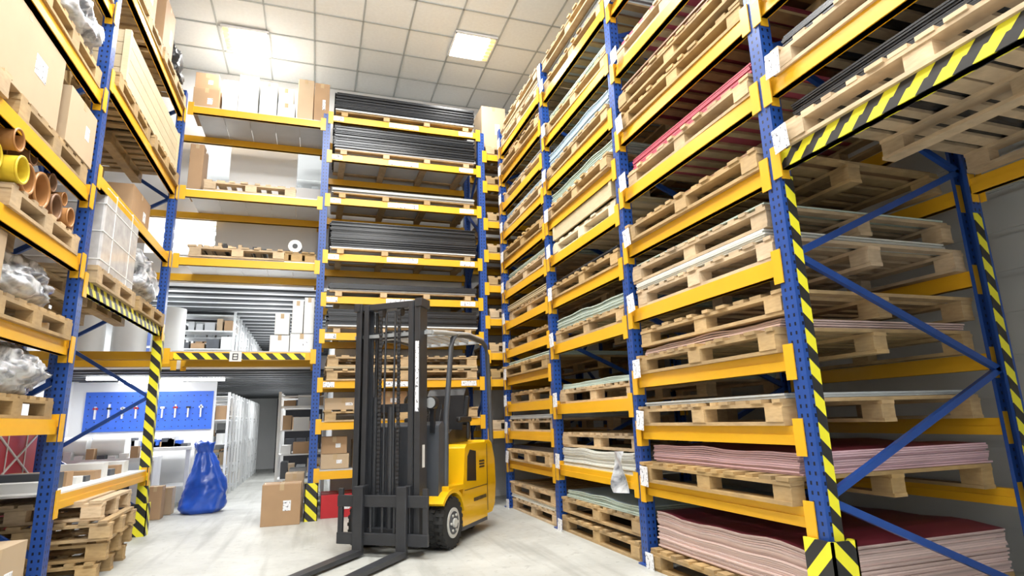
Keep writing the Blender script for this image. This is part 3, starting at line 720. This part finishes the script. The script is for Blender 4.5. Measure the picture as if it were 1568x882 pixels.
for s_ in (-1,1):
    y0=s_*.34
    b.box(mx-.075,mx+.075,y0-.008,y0+.008,.08,TOP,0)
    b.box(mx-.075,mx-.06,min(y0,y0-s_*.05),max(y0,y0-s_*.05),.08,TOP,0);b.box(mx+.06,mx+.075,min(y0,y0-s_*.05),max(y0,y0-s_*.05),.08,TOP,0)
    y1=s_*.265
    b.box(mx-.06,mx+.05,y1-.008,y1+.008,.1,TOP-.02,0);b.box(mx-.065,mx-.05,min(y1,y1-s_*.045),max(y1,y1-s_*.045),.1,TOP-.02,0);b.box(mx+.035,mx+.05,min(y1,y1-s_*.045),max(y1,y1-s_*.045),.1,TOP-.02,0)
    b.cyl((mx+.07,s_*.20,.12),(mx+.07,s_*.20,1.4),.03,14,0);b.cyl((mx+.07,s_*.20,1.4),(mx+.07,s_*.20,TOP-.08),.018,12,2)
    b.box(mx-.035,mx-.02,s_*.10-.014,s_*.10+.014,.5,TOP-.1,2)
    b.cyl((mx+.0,s_*.10-.02,TOP-.1),(mx+.0,s_*.10+.02,TOP-.1),.045,16,0)
    for k in range(45): b.box(mx-.038,mx-.017,s_*.10-.016,s_*.10+.016,.5+k*.038,.52+k*.038,0)
b.cyl((mx+.02,0,.15),(mx+.02,0,1.3),.035,14,0)
b.tube([(mx-.02,.05,.5),(mx-.03,.05,1.4),(mx-.01,.05,TOP-.1)],.011,8,0);b.tube([(mx-.02,-.05,.5),(mx-.03,-.05,1.4),(mx-.01,-.05,TOP-.1)],.011,8,0)
b.box(mx-.05,mx+.06,-.33,.33,TOP-.07,TOP-.01,0);b.box(mx+.05,mx+.09,-.33,.33,1.25,1.33,0);b.box(mx-.03,mx+.07,-.33,.33,.1,.22,0);b.box(mx+.04,mx+.09,-.33,.33,TOP-.35,TOP-.28,0)
for s_ in (-1,1): b.box(mx-.09,mx+.09,s_*.34-.03,s_*.34+.03,TOP-.08,TOP,0);b.box(mx-.02,mx+.25,s_*.3-.02,s_*.3+.02,.25,.42,0)
b.obj("mast",[MAST,GALV,BLK],FK,bevel=.003)
b=MB();cxm=mx-.10
b.box(cxm-.035,cxm,-.46,.46,.10,.20,0);b.box(cxm-.035,cxm,-.46,.46,.42,.52,0)
for y0 in (-.43,.43): b.box(cxm-.03,cxm,y0-.025,y0+.025,.10,.58,0)
for y0 in (-.24,.24): b.box(cxm,cxm+.1,y0-.03,y0+.03,.1,.6,0)
for k in (-.12,.0,.12): b.box(cxm-.02,cxm-.005,k-.012,k+.012,.2,.42,0)
for y0 in (-.22,.22):
    b.box(cxm-.075,cxm-.035,y0-.05,y0+.05,.03,.60,0)
    b.ext([(cxm-.035,.02),(cxm-.035,.065),(cxm-.09,.065),(cxm-1.15,.045),(cxm-1.15,.025),(cxm-.09,.02)],y0-.05,y0+.05,0)
b.obj("carriage_forks",[MAST],FK,bevel=.006)
b=MB();b.box(mx-.0765,mx-.0755,-.338,-.30,1.25,1.9,0);b.box(mx-.02,mx+.03,-.3485,-.348,.75,.95,1);b.obj("mast_sticker",[LAB,WBOX],FK)
# ------------------------------------------------------------ view
w=bpy.data.worlds.new("world");SC.world=w;w.use_nodes=True;w.node_tree.nodes["Background"].inputs[0].default_value=(.8,.9,1,1);w.node_tree.nodes["Background"].inputs[1].default_value=.5
SC.view_settings.view_transform='Standard'
SC.view_settings.exposure=0.08
